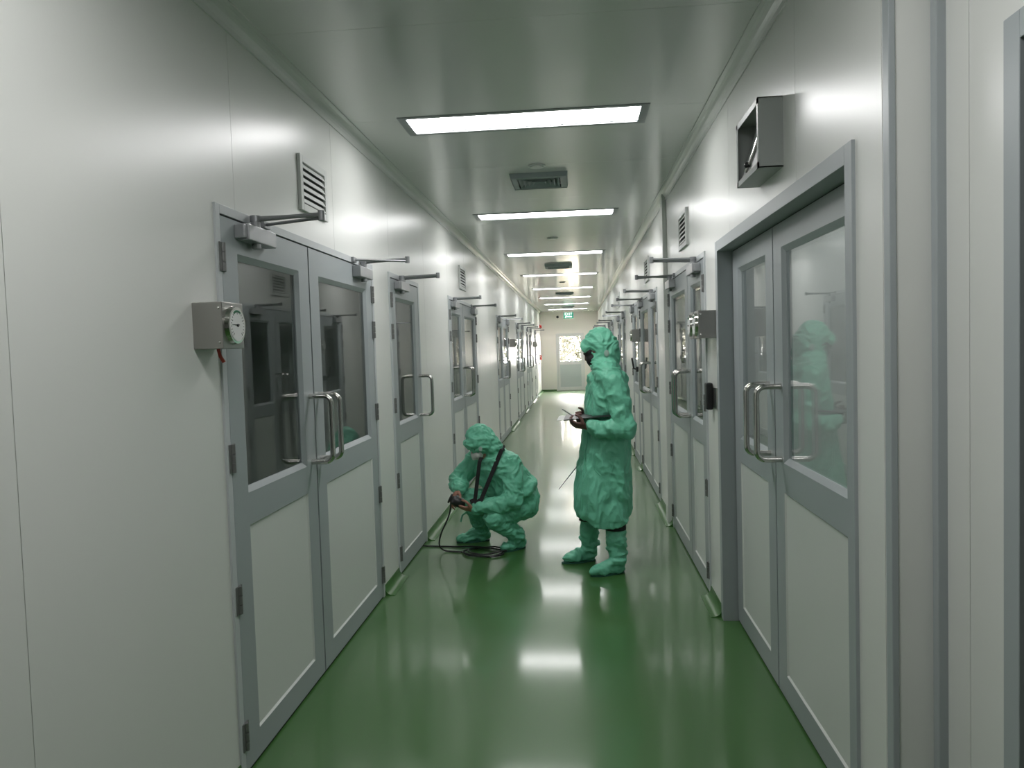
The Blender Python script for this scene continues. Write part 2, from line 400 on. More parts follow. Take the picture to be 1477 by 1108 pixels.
# end door
DN[0] += 1
d = thing('door_%d' % DN[0], ((DX0+DX1)/2, YE, 0), 'half glazed exit door in the far end wall', kind='structure')
pe = lambda n, x, z: (x, YE-n, z)
def ebox(mb, n0, n1, x0, x1, z0, z1): mb.box(x0, x1, YE-n0, YE-n1, z0, z1); return mb
mb = MB(); ebox(mb, .015, -.1, DX0, DX0+.05, 0, DZ); ebox(mb, .015, -.1, DX1-.05, DX1, 0, DZ); ebox(mb, .015, -.1, DX0+.05, DX1-.05, DZ-.05, DZ); mb.build('frame', 'enddoor', d)
mb = MB(); ebox(mb, -.046, -.06, DX0+.03, DX0+.075, 0, DZ-.03); ebox(mb, -.046, -.06, DX1-.075, DX1-.03, 0, DZ-.03); ebox(mb, -.046, -.06, DX0+.03, DX1-.03, DZ-.075, DZ-.03); ebox(mb, -.046, -.06, DX0+.03, DX1-.03, 0, .03); mb.build('door_stop', 'enddoor', d)  # strips added behind the leaf gaps to block leaking daylight
x0, x1 = DX0+.054, DX1-.054; wx0, wx1 = -.575, .145
mb = MB(); ebox(mb, 0, -.045, x0, wx0, .01, DZ-.054); ebox(mb, 0, -.045, wx1, x1, .01, DZ-.054)
for za, zb in ((.01, .13), (.90, 1.02), (1.86, DZ-.054)): ebox(mb, 0, -.045, wx0, wx1, za, zb)
lf = mb.build('leaf', 'enddoor', d)
ebox(MB(), -.018, -.026, wx0-.003, wx1+.003, 1.017, 1.863).build('glass_pane', 'glass', lf)
ebox(MB(), -.010, -.035, wx0-.003, wx1+.003, .127, .903).build('infill_panel', 'greylight', lf)
mb = MB(); mb.tube([pe(0, .19, 1.03), pe(.05, .19, 1.03), pe(.055, .07, 1.03)], .011, 8); mb.build('lever_handle', 'chrome', lf, smooth=True)

# ---------------------------------------------------------------- ceiling lights
ORD = ['just above the camera', 'nearest and largest in view', 'second in view, beyond the first air diffuser', 'third in view', 'fourth in view, beyond the second air diffuser',
       'fifth in view', 'sixth in view, beyond the third air diffuser', 'seventh in view', 'farthest, above the exit sign']
for y, od in zip(LIGHT_Y, ORD):
    l = thing('ceiling_light', (LX, y, HC), 'recessed white ceiling light panel, ' + od, 'ceiling light', 'recessed ceiling lights')
    mb = MB(); fw = .04
    for ax0, ax1, ay0, ay1 in ((LX-LW-fw, LX-LW+.003, y-LD-.03, y+LD+.03), (LX+LW-.003, LX+LW+fw, y-LD-.03, y+LD+.03), (LX-LW, LX+LW, y-LD-.03, y-LD+.003), (LX-LW, LX+LW, y+LD-.003, y+LD+.03)):
        mb.box(ax0, ax1, ay0, ay1, HC-.005, HC+.001)
    for ax0, ax1, ay0, ay1 in ((LX-LW-.002, LX-LW, y-LD, y+LD), (LX+LW, LX+LW+.002, y-LD, y+LD), (LX-LW, LX+LW, y-LD-.002, y-LD), (LX-LW, LX+LW, y+LD, y+LD+.002)):
        mb.box(ax0, ax1, ay0, ay1, HC, HC+.06)
    mb.build('trim_frame', 'lightframe', l)
    MB().box(LX-LW+.003, LX+LW-.003, y-LD+.003, y+LD-.003, HC+.006, HC+.012).build('light_panel', 'emit', l)
# unseen lamp added to brighten the glass of the recessed right door
l = thing('room_light', (1.75, 3.2, HC), 'lit ceiling panel in the room behind the recessed right door', 'ceiling light')
MB().box(1.45, 2.05, 2.6, 3.8, HC-.03, HC-.001).build('housing', 'lightframe', l); MB().box(1.48, 2.02, 2.63, 3.77, HC-.034, HC-.0302).build('light_panel', 'emitroom', l)

# ceiling diffusers: nested square louvres
for y, od in ((5.53, 'nearest'), (11.38, 'second nearest'), (17.27, 'third from the camera'), (23.1, 'farthest')):
    v = thing('air_diffuser', (-.235, y, HC), 'square grey ceiling air diffuser with nested louvres, ' + od, 'air vent', 'ceiling air diffusers')
    cx = -.235
    def ring(mb, h0, z0, h1, z1, th=.004):
        O = [(cx-h0, y-h0), (cx+h0, y-h0), (cx+h0, y+h0), (cx-h0, y+h0)]; I = [(cx-h1, y-h1), (cx+h1, y-h1), (cx+h1, y+h1), (cx-h1, y+h1)]
        for i in range(4):
            j = (i+1) % 4; a, b, c, e = O[i], O[j], I[j], I[i]
            mb.add([(*a, z0), (*b, z0), (*c, z1), (*e, z1), (*a, z0-th), (*b, z0-th), (*c, z1-th), (*e, z1-th)], [(0,1,2,3), (7,6,5,4), (0,4,5,1), (2,6,7,3), (1,5,6,2), (3,7,4,0)])
    mb = MB(); ring(mb, .205, HC, .198, HC-.028); ring(mb, .198, HC-.024, .155, HC-.03); mb.build('frame', 'diffgrey', v)
    for h in (.145, .113, .081, .049):
        mb = MB(); ring(mb, h, HC-.030, h-.026, HC-.006, .003); mb.build('louvre', 'diffgrey', v)
    MB().box(cx-.15, cx+.15, y-.15, y+.15, HC-.004, HC-.001).build('back_plate', 'ventdark', v)
for y, od in ((5.12, 'beside the nearest diffuser'), (8.5, 'between the second and third lights'), (14.3, 'far along the corridor'), (22.9, 'near the exit sign')):
    v = thing('ceiling_detector', (-.235 if y < 20 else -.7, y, HC), 'small round white ceiling disc ' + od, 'detector', 'ceiling discs'); X = -.235 if y < 20 else -.7
    MB().cyl((X, y, HC), (X, y, HC-.008), .06, 24).build('base', 'vent', v, True); MB().cyl((X, y, HC-.008), (X, y, HC-.016), .045, 24).build('cap', 'vent', v, True)

# ---------------------------------------------------------------- wall vents
def wall_vent(X, s, y0, y1, label, z0=2.155, z1=2.405, n=6):
    v = thing('wall_vent', (X, (y0+y1)/2, z0), label, 'air vent', 'louvred wall vents')
    mb = MB(); fw = .032; t_ = .016
    for a, b, c, e in ((y0, y0+fw, z0, z1), (y1-fw, y1, z0, z1), (y0+fw, y1-fw, z0, z0+fw), (y0+fw, y1-fw, z1-fw, z1)): mb.box(X, X+s*t_, a, b, c, e)
    mb.build('frame', 'vent', v, bevel=.002)
    MB().box(X+s*.0005, X+s*.002, y0+fw, y1-fw, z0+fw, z1-fw).build('back_plate', 'ventdark', v)
    h = (z1-z0-2*fw)/n
    for k in range(n):
        zc = z0+fw+h*(k+.5)
        def fn(m): m.add([(s*.0145, -yl, -h*.36), (s*.0145, yl, -h*.36), (s*.003, yl, h*.36), (s*.003, -yl, h*.36), (s*.0155, -yl, -h*.26), (s*.0155, yl, -h*.26), (s*.0045, yl, h*.42), (s*.0045, -yl, h*.42)],
                         [(0,1,2,3), (7,6,5,4), (0,4,5,1), (1,5,6,2), (2,6,7,3), (3,7,4,0)])
        yl = (y1-y0)/2-fw
        shared(('slat', s, round(yl, 4)), 'slat', 'vent', fn, (X, (y0+y1)/2, zc), v)
wall_vent(XL, 1, 3.30, 3.66, 'white louvred vent above the nearest left double door')
wall_vent(XL, 1, 7.91, 8.33, 'white louvred vent above the left door behind the squatting person')
wall_vent(XR, -1, 5.10, 5.47, 'white louvred vent above the second right double door')
wall_vent(XR, -1, 7.78, 8.18, 'white louvred vent on the right wall half hidden by a closer arm')
wall_vent(XR, -1, 12.9, 13.4, 'distant louvred vent on the right wall')
# boxed vent above the nearest right door
v = thing('vent_box', (XR, 3.0, 2.125), 'grey box shaped wall vent with tilted flap above the recessed right door', 'air vent')
y0, y1, z0, z1, dp = 2.80, 3.16, 2.125, 2.375, .085
mb = MB()
for a, b, c, e in ((y0, y0+.004, z0, z1), (y1-.004, y1, z0, z1), (y0, y1, z0, z0+.004), (y0, y1, z1-.004, z1)): mb.box(XR-dp, XR, a, b, c, e)
for a, b, c, e in ((y0, y0+.022, z0, z1), (y1-.022, y1, z0, z1), (y0, y1, z0, z0+.022), (y0, y1, z1-.022, z1)): mb.box(XR-dp-.003, XR-dp, a, b, c, e)
mb.build('housing', 'ventgrey', v)
MB().box(XR-.003, XR-.001, y0+.004, y1-.004, z0+.004, z1-.004).build('back_plate', 'ventdark', v)
mb = MB(); mb.add([(XR-.075, y0+.02, z0+.03), (XR-.075, y1-.02, z0+.03), (XR-.015, y1-.02, z1-.02), (XR-.015, y0+.02, z1-.02), (XR-.073, y0+.02, z0+.028), (XR-.073, y1-.02, z0+.028), (XR-.013, y1-.02, z1-.022), (XR-.013, y0+.02, z1-.022)],
   [(0,1,2,3), (7,6,5,4), (0,4,5,1), (1,5,6,2), (2,6,7,3), (3,7,4,0)]); mb.build('flap', 'ventgrey', v)
mb = MB(); mb.tube([(XR-.082, 3.03, z0+.035), (XR-.06, 2.99, z0+.10), (XR-.035, 2.92, z1-.04)], .006, 8); mb.build('lever_rod', 'chrome', v, True)
mb = MB(); mb.ellipsoid((XR-.078, 3.02, z0+.06), (.012, .012, .012)); mb.build('pivot_knob', 'black', v, True)

# ---------------------------------------------------------------- pressure gauges
def gauge(X, s, y, z, label, tube=True, size=.15, dp=.10):
    g_ = thing('pressure_gauge', (X, y, z-size/2), label, 'gauge', 'wall pressure gauges')
    h = size/2; f = X+s*dp
    MB().box(X, f, y-h, y+h, z-h, z+h).build('housing', 'brushed', g_, bevel=.002)
    mb = MB(); mb.tube([(f, y, z), (f+s*.014, y, z)], [.064, .060], 32); mb.build('bezel', 'chrome', g_, True)
    d_ = MB().cyl((f+s*.0142, y, z), (f+s*.0152, y, z), .052, 32).build('dial', 'dial', g_, True)
    mb = MB()
    for k in range(21):
        a = math.radians(225-270*k/20); r0, r1 = (.036 if k % 5 == 0 else .041), .047
        c, sn = math.cos(a), math.sin(a); wv = .0011
        q = [(r0*c-wv*sn, r0*sn+wv*c), (r1*c-wv*sn, r1*sn+wv*c), (r1*c+wv*sn, r1*sn-wv*c), (r0*c+wv*sn, r0*sn-wv*c)]
        mb.prism(q, .0152, .0158, lambda p, r, dd: (f+s*dd, y+s*p, z+r))
    mb.build('scale_marks', 'black', d_)
    mb = MB(); mb.prism([(-.012, -.0016), (.040, -.0006), (.040, .0006), (-.012, .0016)], .0162, .0172, lambda p, r, dd: (f+s*dd, y-s*p, z+r+.002)); mb.cyl((f+s*.0155, y, z), (f+s*.0185, y, z), .005, 12); mb.build('needle', 'black', d_)
    mb = MB(); mb.prism([(.050*math.cos(math.radians(a)), .050*math.sin(math.radians(a))) for a in range(60, 125, 8)]+[(.043*math.cos(math.radians(a)), .043*math.sin(math.radians(a))) for a in range(124, 59, -8)], .0153, .0159, lambda p, r, dd: (f+s*dd, y+s*p, z+r)); mb.build('green_arc', 'green', d_)
    for zz in (-.055, .055):
        mb = MB(); mb.ellipsoid((X+s*(dp-.012), y-h-.001, z+zz), (.005, .004, .005), None, 10, 6); mb.build('screw', 'chrome', g_, True)
    if tube:
        mb = MB(); mb.tube([(X+s*.045, y, z-h), (X+s*.048, y+.005, z-h-.025), (X+s*.058, y+.01, z-h-.045)], .006, 8); mb.build('drain_tube', 'redtube', g_, True)
gauge(XL, 1, 2.385, 1.605, 'steel pressure gauge box with round dial beside the nearest left door')
gauge(XR, -1, 4.20, 1.60, 'steel pressure gauge box beside the recessed right door, nearer of two', False)
gauge(XR, -1, 4.385, 1.60, 'steel pressure gauge box behind another one beside the second right door', False)
gauge(XL, 1, 13.85, 1.605, 'far pressure gauge box on the left between the fourth and fifth doorways', False)
gauge(XL, 1, 21.3, 1.605, 'farthest pressure gauge box on the left wall', False)
gauge(XR, -1, 9.08, 1.61, 'pressure gauge box on the right beside the black lever door', False)
# access reader
v = thing('card_reader', (XR, 4.27, 1.12), 'black oblong access reader on the wall between two right doors', 'card reader')
MB().box(XR-.008, XR, 4.15, 4.29, 1.14, 1.25).build('back_plate', 'brushed', v)
MB().box(XR-.045, XR-.008, 4.24, 4.31, 1.125, 1.275).build('body', 'black', v, bevel=.008)

# ---------------------------------------------------------------- end of corridor fittings
v = thing('exit_sign', (-.235, 25.1, 2.45), 'green hanging exit sign at the far end of corridor', 'sign')
MB().box(-.40, -.07, 25.10, 25.13, 2.45, 2.66).build('panel', 'exit', v)
for x in (-.36, -.11): MB().cyl((x, 25.115, 2.66), (x, 25.115, HC), .006, 8).build('hanger', 'chrome', v)
def text_mesh(body, size, loc, m, parent, name='lettering'):
    cu = bpy.data.curves.new('txt', 'FONT'); cu.body = body; cu.size = size; cu.extrude = .002; cu.align_x = 'CENTER'; cu.align_y = 'CENTER'
    to = bpy.data.objects.new('txt', cu); col.objects.link(to); dg = bpy.context.evaluated_depsgraph_get()
    me = bpy.data.meshes.new_from_object(to.evaluated_get(dg)); bpy.data.objects.remove(to); bpy.data.curves.remove(cu)
    me.transform(Matrix.Rotation(math.pi/2, 4, 'X')); me.materials.clear(); me.materials.append(M[m]); me.name = name
    return link(name, me, loc, parent)
text_mesh('EXIT', .125, (-.235, 25.097, 2.595), 'exitw', v)
mb = MB(); mb.prism([(-.12, 2.478), (-.09, 2.478), (-.05, 2.515), (-.05, 2.495), (.11, 2.495), (.11, 2.525), (-.03, 2.525), (-.06, 2.54), (-.09, 2.53)], 25.095, 25.0995, lambda a, b, d_: (a-.235, d_, b)); mb.build('pictogram', 'exitw', v)
v = thing('wall_camera', (-.60, YE, 2.5), 'small black round device high on the far end wall', 'camera')
MB().cyl((-.62, YE, 2.54), (-.62, YE-.03, 2.54), .045, 20).build('base', 'black', v, True); mb = MB(); mb.ellipsoid((-.62, YE-.035, 2.54), (.035, .03, .035)); mb.build('dome', 'black', v, True)
v = thing('alarm_sounder', (XL, 25.3, 2.13), 'red alarm sounder high on the left wall at the far end', 'alarm')
MB().box(XL, XL+.03, 25.25, 25.4, 2.14, 2.28).build('base', 'red', v); MB().cyl((XL+.03, 25.325, 2.21), (XL+.07, 25.325, 2.21), .05, 20).build('horn', 'red', v, True)
v = thing('alarm_call_point', (XL, 25.3, 1.1), 'small red manual call point low on the left wall at the far end', 'alarm')
MB().box(XL, XL+.05, 25.2, 25.34, 1.10, 1.25).build('body', 'red', v); MB().box(XL+.05, XL+.053, 25.23, 25.31, 1.14, 1.21).build('push_plate', 'white', v)

# ---------------------------------------------------------------- outside the end door
tag(MB().box(-12, 12, YE+.15, YE+30, -.3, -.12).build('ground_outside', 'ground'), 'bare ground outside the exit door', kind='structure')
def tree(x, y, h, r, n, label):
    t_ = thing('leafy_tree', (x, y, -.12), label, 'tree', 'trees outside the exit door')
    mb = MB(); mb.tube([(x, y, -.12), (x+.05, y, h*.4), (x-.05, y+.05, h*.75)], [.09, .07, .04], 8)
    for k in range(5):
        a = k*1.3; mb.tube([(x, y, h*(.35+.08*k)), (x+math.cos(a)*r*.6, y+math.sin(a)*r*.6, h*(.55+.08*k))], [.035, .012], 6)
    mb.build('trunk', 'bark', t_, True)
    rng = random.Random(int(x*100+y)); vs, fs = MB(), None
    for k in range(n):
        while True:
            p = Vector((rng.uniform(-1, 1), rng.uniform(-1, 1), rng.uniform(-1, 1)))
            if .3 < p.length < 1: break
        if noise.noise(p*2.5+Vector((x, y, 0))) < -.12: continue
        c = Vector((x, y, h*.62)) + Vector((p.x*r, p.y*r, p.z*h*.42)); a = Vector((rng.gauss(0, 1), rng.gauss(0, 1), rng.gauss(0, 1))).normalized(); b = a.cross(Vector((rng.gauss(0, 1), rng.gauss(0, 1), rng.gauss(0, 1)))).normalized(); L_ = rng.uniform(.06, .11)
        vs.add([c-a*L_, c+b*L_*.35, c+a*L_, c-b*L_*.35], [(0, 1, 2, 3)])
    o = vs.build('foliage', 'leaf', t_, recalc=False); o['kind'] = 'stuff'
tree(-.55, YE+5.0, 3.0, 1.3, 9000, 'bushy tree seen through the exit door window, left one')
tree(2.1, YE+7.5, 3.4, 1.3, 4000, 'bushy tree seen through the exit door window, right one')
tree(-3.6, YE+8.5, 4.0, 1.5, 4000, 'bushy tree outside, farther left behind the exit door')
#PEOPLE#
# ---------------------------------------------------------------- people
M['suit'] = mat('mint_cleanroom_cloth', (.16, .53, .36), .45, spec=.4, bump=(30, .5, .012, 5), var=(9, .10))
M['skin'] = mat('brown_skin', (.36, .18, .13), .5, var=(30, .12))
M['skindark'] = mat('dark_skin', (.13, .065, .055), .5, var=(30, .12))
M['hair'] = mat('eye_dark', (.02, .018, .016), .4)
M['maskw'] = mat('white_mask_cloth', (.62, .62, .60), .8)
M['maskb'] = mat('black_mask_cloth', (.012, .011, .013), .8)
M['strap'] = mat('black_strap_webbing', (.010, .011, .012), .7)
M['sole'] = mat('boot_sole', (.02, .10, .07), .6)
M['tab'] = mat('grey_hood_tab', (.30, .42, .36), .6)
M['paper'] = mat('white_paper', (.72, .74, .70), .7)

def fuse(name, mb, m, parent, voxel=.008, smooth=6, disp=None, base=None):
    me = bpy.data.meshes.new('tmp'); me.from_pydata(mb.v, [], mb.f)
    b = bmesh.new(); b.from_mesh(me); bmesh.ops.recalc_face_normals(b, faces=b.faces); b.to_mesh(me); b.free()
    o = bpy.data.objects.new('tmp', me); col.objects.link(o)
    r = o.modifiers.new('r', 'REMESH'); r.mode = 'VOXEL'; r.voxel_size = voxel; r.adaptivity = 0
    if smooth: s_ = o.modifiers.new('s', 'SMOOTH'); s_.iterations = smooth; s_.factor = .5
    dg = bpy.context.evaluated_depsgraph_get(); res = bpy.data.meshes.new_from_object(o.evaluated_get(dg))
    bpy.data.objects.remove(o); bpy.data.meshes.remove(me)
    n = len(res.vertices); co = np.empty(n*3); res.vertices.foreach_get('co', co); co = co.reshape(-1, 3)
    if disp:
        nr = np.empty(n*3); res.vertices.foreach_get('normal', nr); nr = nr.reshape(-1, 3)
        d = np.array([disp(Vector(p)) for p in co]); co = co + nr*d[:, None]
    c = np.array(base) if base is not None else (co.min(0)+co.max(0))/2
    res.vertices.foreach_set('co', (co-c).ravel()); res.update()
    res.materials.clear(); res.materials.append(M[m]); res.name = name
    for p in res.polygons: p.use_smooth = True
    return link(name, res, tuple(c.tolist()), parent)
def ridge(p, k): return 1-abs(noise.noise(p*k))*2
def wrinkle(a1, a2, kz=1.0, seed=0):
    off = Vector((seed*7.3, seed*3.1, seed*1.7))
    def f(p):
        q = Vector((p.x, p.y, p.z*kz))+off
        w_ = Vector((noise.noise(q*5), noise.noise(q*5+Vector((9, 0, 0))), noise.noise(q*5+Vector((0, 9, 0)))))*.10
        return a1*(ridge(q+w_, 9)-.55) + a2*(ridge(q*1.0+w_*.6, 22)-.55)
    return f
def hand(mb, wrist, d, pn, ts, curls=(.35, .55, .5), sc_=1., thumb=(.55, .5, .15), spread=.0):
    """wrist: point, d: towards the fingertips, pn: out of the palm, ts: towards the thumb side"""
    W_ = Vector(wrist); d = Vector(d).normalized(); ts = Vector(ts); ts = (ts-d*ts.dot(d)).normalized()
    n_ = d.cross(ts); n_ = n_ if n_.dot(Vector(pn)) > 0 else -n_
    R_ = lambda v, a: v*math.cos(a)+n_*math.sin(a)       # bend from d towards the palm side
    mb.ellipsoid(W_+d*.045*sc_, (.056*sc_, .040*sc_, .016*sc_), (d, ts, n_)); mb.cone(W_-d*.03*sc_, W_+d*.03*sc_, .025*sc_, .024*sc_)
    L = [(.040, .026, .020), (.045, .029, .022), (.042, .027, .021), (.033, .021, .018)]
    for i in range(4):
        p = W_ + d*(.082-.004*abs(i-1.3))*sc_ + ts*(.031-.0205*i)*sc_; a = 0.; dd = (d+ts*spread*(1.5-i)).normalized()
        for k, l in enumerate(L[i]):
            a += curls[k]; q = p + (dd*math.cos(a)+n_*math.sin(a))*l*sc_; r0 = (.0092-.0008*k-.0006*(i == 3))*sc_
            mb.cone(p, q, r0, r0*.92, 10); p = q
    p = W_ + d*.028*sc_ + ts*.030*sc_; dirs = [(d*.55+ts*.75+n_*thumb[0]), (d*.8+ts*.35+n_*thumb[1]), (d*.95+ts*.05+n_*thumb[2])]
    for k, (v_, l) in enumerate(zip(dirs, (.036, .031, .024))):
        q = p+v_.normalized()*l*sc_; mb.cone(p, q, (.013-.002*k)*sc_, (.012-.002*k)*sc_, 10); p = q
def head_shape(mb, c, fw, up, r=.098):
    c = Vector(c); fw = Vector(fw).normalized(); up = Vector(up); up = (up-fw*up.dot(fw)).normalized(); lf = up.cross(fw)
    mb.ellipsoid(c, (r, r*.78, r*1.16), (fw, lf, up)); mb.ellipsoid(c+fw*.035-up*.055, (r*.62, r*.58, r*.62), (fw, lf, up))   # skull, jaw
    mb.cone(c+fw*r*.96+up*.012, c+fw*(r*1.10)-up*.022, .009, .013, 10)                                                      # nose
    for s_ in (-1, 1): mb.ellipsoid(c+lf*s_*r*.78-up*.01, (.018, .010, .03), (fw, lf, up))                                  # ears
    mb.ellipsoid(c+fw*(r*.88)-up*.052, (.016, .025, .010), (fw, lf, up))                                                    # mouth
    return fw, lf, up
def eyes(c, fw, lf, up, parent, r=.098):
    for s_ in (-1, 1):
        mb = MB(); mb.ellipsoid(Vector(c)+fw*(r*.90)+lf*s_*.032+up*.016, (.008, .015, .009), (fw, lf, up)); mb.build('eye', 'hair', parent, 'all')
def loft(mb, secs, n=28):                  # secs: (centre xyz, a along fw, b along lf, fw, lf, [fn(angle)->scale])
    vs = []; k = len(secs)
    for c, a, b, fw, lf, *fn in secs:
        for i in range(n):
            t = 2*math.pi*i/n; g_ = fn[0](t) if fn else 1.; dz_ = fn[1](t) if len(fn) > 1 else 0.
            ct, st = math.cos(t), math.sin(t); e = .82
            vs.append(Vector(c)+fw*a*g_*math.copysign(abs(ct)**e, ct)+lf*b*g_*math.copysign(abs(st)**e, st)+UP*dz_)
    fs = [(j*n+i, j*n+(i+1) % n, (j+1)*n+(i+1) % n, (j+1)*n+i) for j in range(k-1) for i in range(n)]
    fs += [tuple(range(n)), tuple((k-1)*n+i for i in range(n))[::-1]]
    mb.add(vs, fs)
def boot(parent, toe, heel, ankle, top, r0=.055, r1=.062, seed=0, label=None):
    toe, heel, ankle, top = map(Vector, (toe, heel, ankle, top)); d = (toe-heel); L_ = d.length; d.normalize(); lf = Vector((0, 0, 1)).cross(d)
    up = d.cross(lf); mb = MB()
    mb.ellipsoid(heel+d*L_*.68+up*.034, (L_*.33, .047, .036), (d, lf, up)); mb.ellipsoid(heel+d*L_*.26+up*.042, (L_*.28, .040, .046), (d, lf, up))
    mb.cone(heel+d*L_*.62+up*.050, ankle, .036, .048); mb.cone(heel+d*.05+up*.03, ankle, .034, .046)
    mid = ankle.lerp(top, .5); mb.cone(ankle, mid, .050, r1); mb.cone(mid, top, r1, r0)
    for k in range(4):                     # slack rings of cloth
        c = ankle.lerp(top, .02+.16*k); ax = (top-ankle).normalized(); x_ = d; y_ = ax.cross(x_).normalized(); x_ = y_.cross(ax)
        mb.ellipsoid(c+x_*.010*(-1)**k+y_*.006*(-1)**(k//2), (.062, .060, .020), (x_, y_, (ax+x_*.25*(-1)**k).normalized()))
    o = fuse('boot', mb, 'suit', parent, .007, 4, wrinkle(.013, .007, 1.5, seed))
    sl = MB(); sl.add(*[[p+Vector((0, 0, z_)) for z_ in (.001, .012) for p in [Vector((heel+d*L_*(.5+.49*math.cos(t))+lf*(.041-.008*(math.cos(t) < 0))*math.sin(t)).to_tuple()[:2]+(0,)) for t in [i*math.pi/10 for i in range(20)]]],
        [tuple(range(20))[::-1], tuple(range(20, 40))]+[(i, (i+1) % 20, (i+1) % 20+20, i+20) for i in range(20)]]); sl.build('boot_sole', 'sole', o)
    return o
def ribbon(name, pts, normals, wd, th, m, parent):
    mb = MB(); n = len(pts); vs = []
    for i in range(n):
        t = (pts[min(i+1, n-1)]-pts[max(i-1, 0)]).normalized(); sd = t.cross(normals[i]).normalized(); nn = sd.cross(t)
        if nn.dot(normals[i]) < 0: nn = -nn
        for a, b in ((-1, 0), (1, 0), (1, 1), (-1, 1)): vs.append(pts[i]+sd*a*wd/2+nn*b*th)
    fs = [(i*4+k, i*4+(k+1) % 4, i*4+4+(k+1) % 4, i*4+4+k) for i in range(n-1) for k in range(4)]+[(3, 2, 1, 0), tuple((n-1)*4+k for k in range(4))]
    mb.add(vs, fs); return mb.build(name, m, parent, True)
V = Vector; UP = V((0, 0, 1))
def bvh_of(o):
    from mathutils.bvhtree import BVHTree
    me = o.data; w_ = WL[o.name]
    return BVHTree.FromPolygons([v.co+w_ for v in me.vertices], [tuple(p.vertices) for p in me.polygons])

# ---- standing person ------------------------------------------------------
P = thing('person', (.14, 5.03, 0), 'person standing in a long green hooded gown, reading a black clipboard', 'person')
fw = V((-.985, -.17, 0)).normalized(); lf = UP.cross(fw)      # lf: the person's left, towards the camera
hc = V((.155, 5.03, 1.475)); hf = V((-.88, .10, -.42)); 
lw, rw = V((.055, 4.835, .985)), V((.055, 5.04, 1.02))
b = MB(); bf, bl, bu = head_shape(b, hc+V((-.012, 0, 0)), hf, UP, .088)
b.cone(V((.17, 5.03, 1.40)), V((.185, 5.03, 1.28)), .05, .055)
b.cone((.19, 5.03, 1.22), (.17, 5.03, .92), .095, .10)
for S_, E_, W_ in (((.215, 4.87, 1.27), (.30, 4.815, .98), lw), ((.19, 5.20, 1.27), (.25, 5.25, .99), rw)):
    b.cone((.19, 5.03, 1.26), S_, .06, .045); b.cone(S_, E_, .043, .036); b.cone(E_, W_, .035, .024)
for H_, K_, A_ in (((.18, 4.94, .86), (.20, 4.93, .45), (.235, 4.915, .10)), ((.16, 5.12, .86), (.09, 5.16, .45), (.06, 5.195, .10))):
    b.cone((.17, 5.03, .9), H_, .09, .075); b.cone(H_, K_, .070, .045); b.cone(K_, A_, .042, .033); b.ellipsoid((A_[0]-.04, A_[1]-.01, .05), (.06, .022, .022))
hand(b, lw, (-1, .06, .12), (.2, .5, .85), (0, -.8, .6), (.45, .9, .8), .9, (.9, .6, .3))
hand(b, rw, (-.85, -.5, .1), (.1, -.5, -.8), (-.3, .1, .9), (.8, 1.0, .7), .9, (.8, .6, .3))
fuse('body', b, 'skindark', P, .0045, 2)
g = MB()
def fold(k, ph, amp): return lambda t: 1+amp*math.sin(k*t+ph)+amp*.6*math.sin((k+3)*t-ph*1.7)
secs = []
for z, cx, cy, a_, b_, am in ((.315, .150, 5.02, .178, .205, .05), (.41, .150, 5.02, .185, .205, .045), (.52, .152, 5.02, .184, .20, .04), (.70, .165, 5.025, .172, .195, .03),
                          (.86, .180, 5.03, .160, .19, .02), (1.0, .190, 5.03, .150, .185, .015), (1.12, .195, 5.03, .143, .19, .01), (1.22, .198, 5.03, .132, .195, .0), (1.30, .198, 5.03, .110, .18, 0), (1.36, .19, 5.03, .085, .125, 0), (1.41, .175, 5.03, .08, .09, 0)):
    secs.append(((cx, cy, z), a_, b_, fw, lf, fold(6, z*3, am), (lambda t: .058*math.cos(t)**2+.008*math.sin(3*t)) if z < .33 else (lambda t: 0)))
loft(g, secs)
# sleeves
for S_, E_, W_ in ((V((.225, 4.865, 1.265)), V((.300, 4.815, .965)), lw), (V((.20, 5.20, 1.265)), V((.26, 5.25, .97)), rw)):
    g.cone(V((.20, 5.03, 1.26)), S_, .10, .078); g.cone(S_, E_, .078, .072); g.cone(E_, E_.lerp(W_, .85), .070, .050); g.ellipsoid(E_.lerp(W_, .45)-UP*.022, (.10, .055, .055), (fw, lf, UP))
    g.ellipsoid(S_.lerp(E_, .55)+V((.012, 0, 0)), (.070, .068, .10))
# hood: skull cap, gathered nape and a cape over the shoulders
hfv = hf.normalized(); hu = (UP-hfv*UP.dot(hfv)).normalized(); hl = hu.cross(hfv)
g.ellipsoid(hc+V((.012, 0, .022)), (.112, .096, .128), (hfv, hl, hu), 24, 16)
g.ellipsoid(hc+hfv*.055+hu*.055, (.055, .082, .050), (hfv, hl, hu))
g.cone(hc+V((.03, 0, -.03)), V((.19, 5.03, 1.36)), .098, .098); g.ellipsoid((.20, 5.03, 1.28), (.135, .175, .085), (fw, lf, UP)); g.cone((.17, 5.03, 1.41), (.205, 4.90, 1.285), .088, .088); g.cone((.17, 5.03, 1.41), (.20, 5.16, 1.285), .088, .088)
g.ellipsoid(hc+V((.06, 0, -.07)), (.075, .085, .075))
wr1, wr2 = wrinkle(.013, .007, .6, 1), wrinkle(.013, .009, 1.5, 4)
def gown_disp(p):
    if p.z > 1.34: return wr2(p)
    if p.z < .36 : return wr1(p)*.6
    v_ = wr1(p)
    if p.z < .95: v_ += .007*(ridge(V((p.x*1.0, p.y*1.0, p.z*.45+p.x*.6)), 7)-.5)
    return v_
gown = fuse('hooded_gown', g, 'suit', P, .006, 8, gown_disp)
tag(gown, 'mint green hooded gown reaching below the knees')
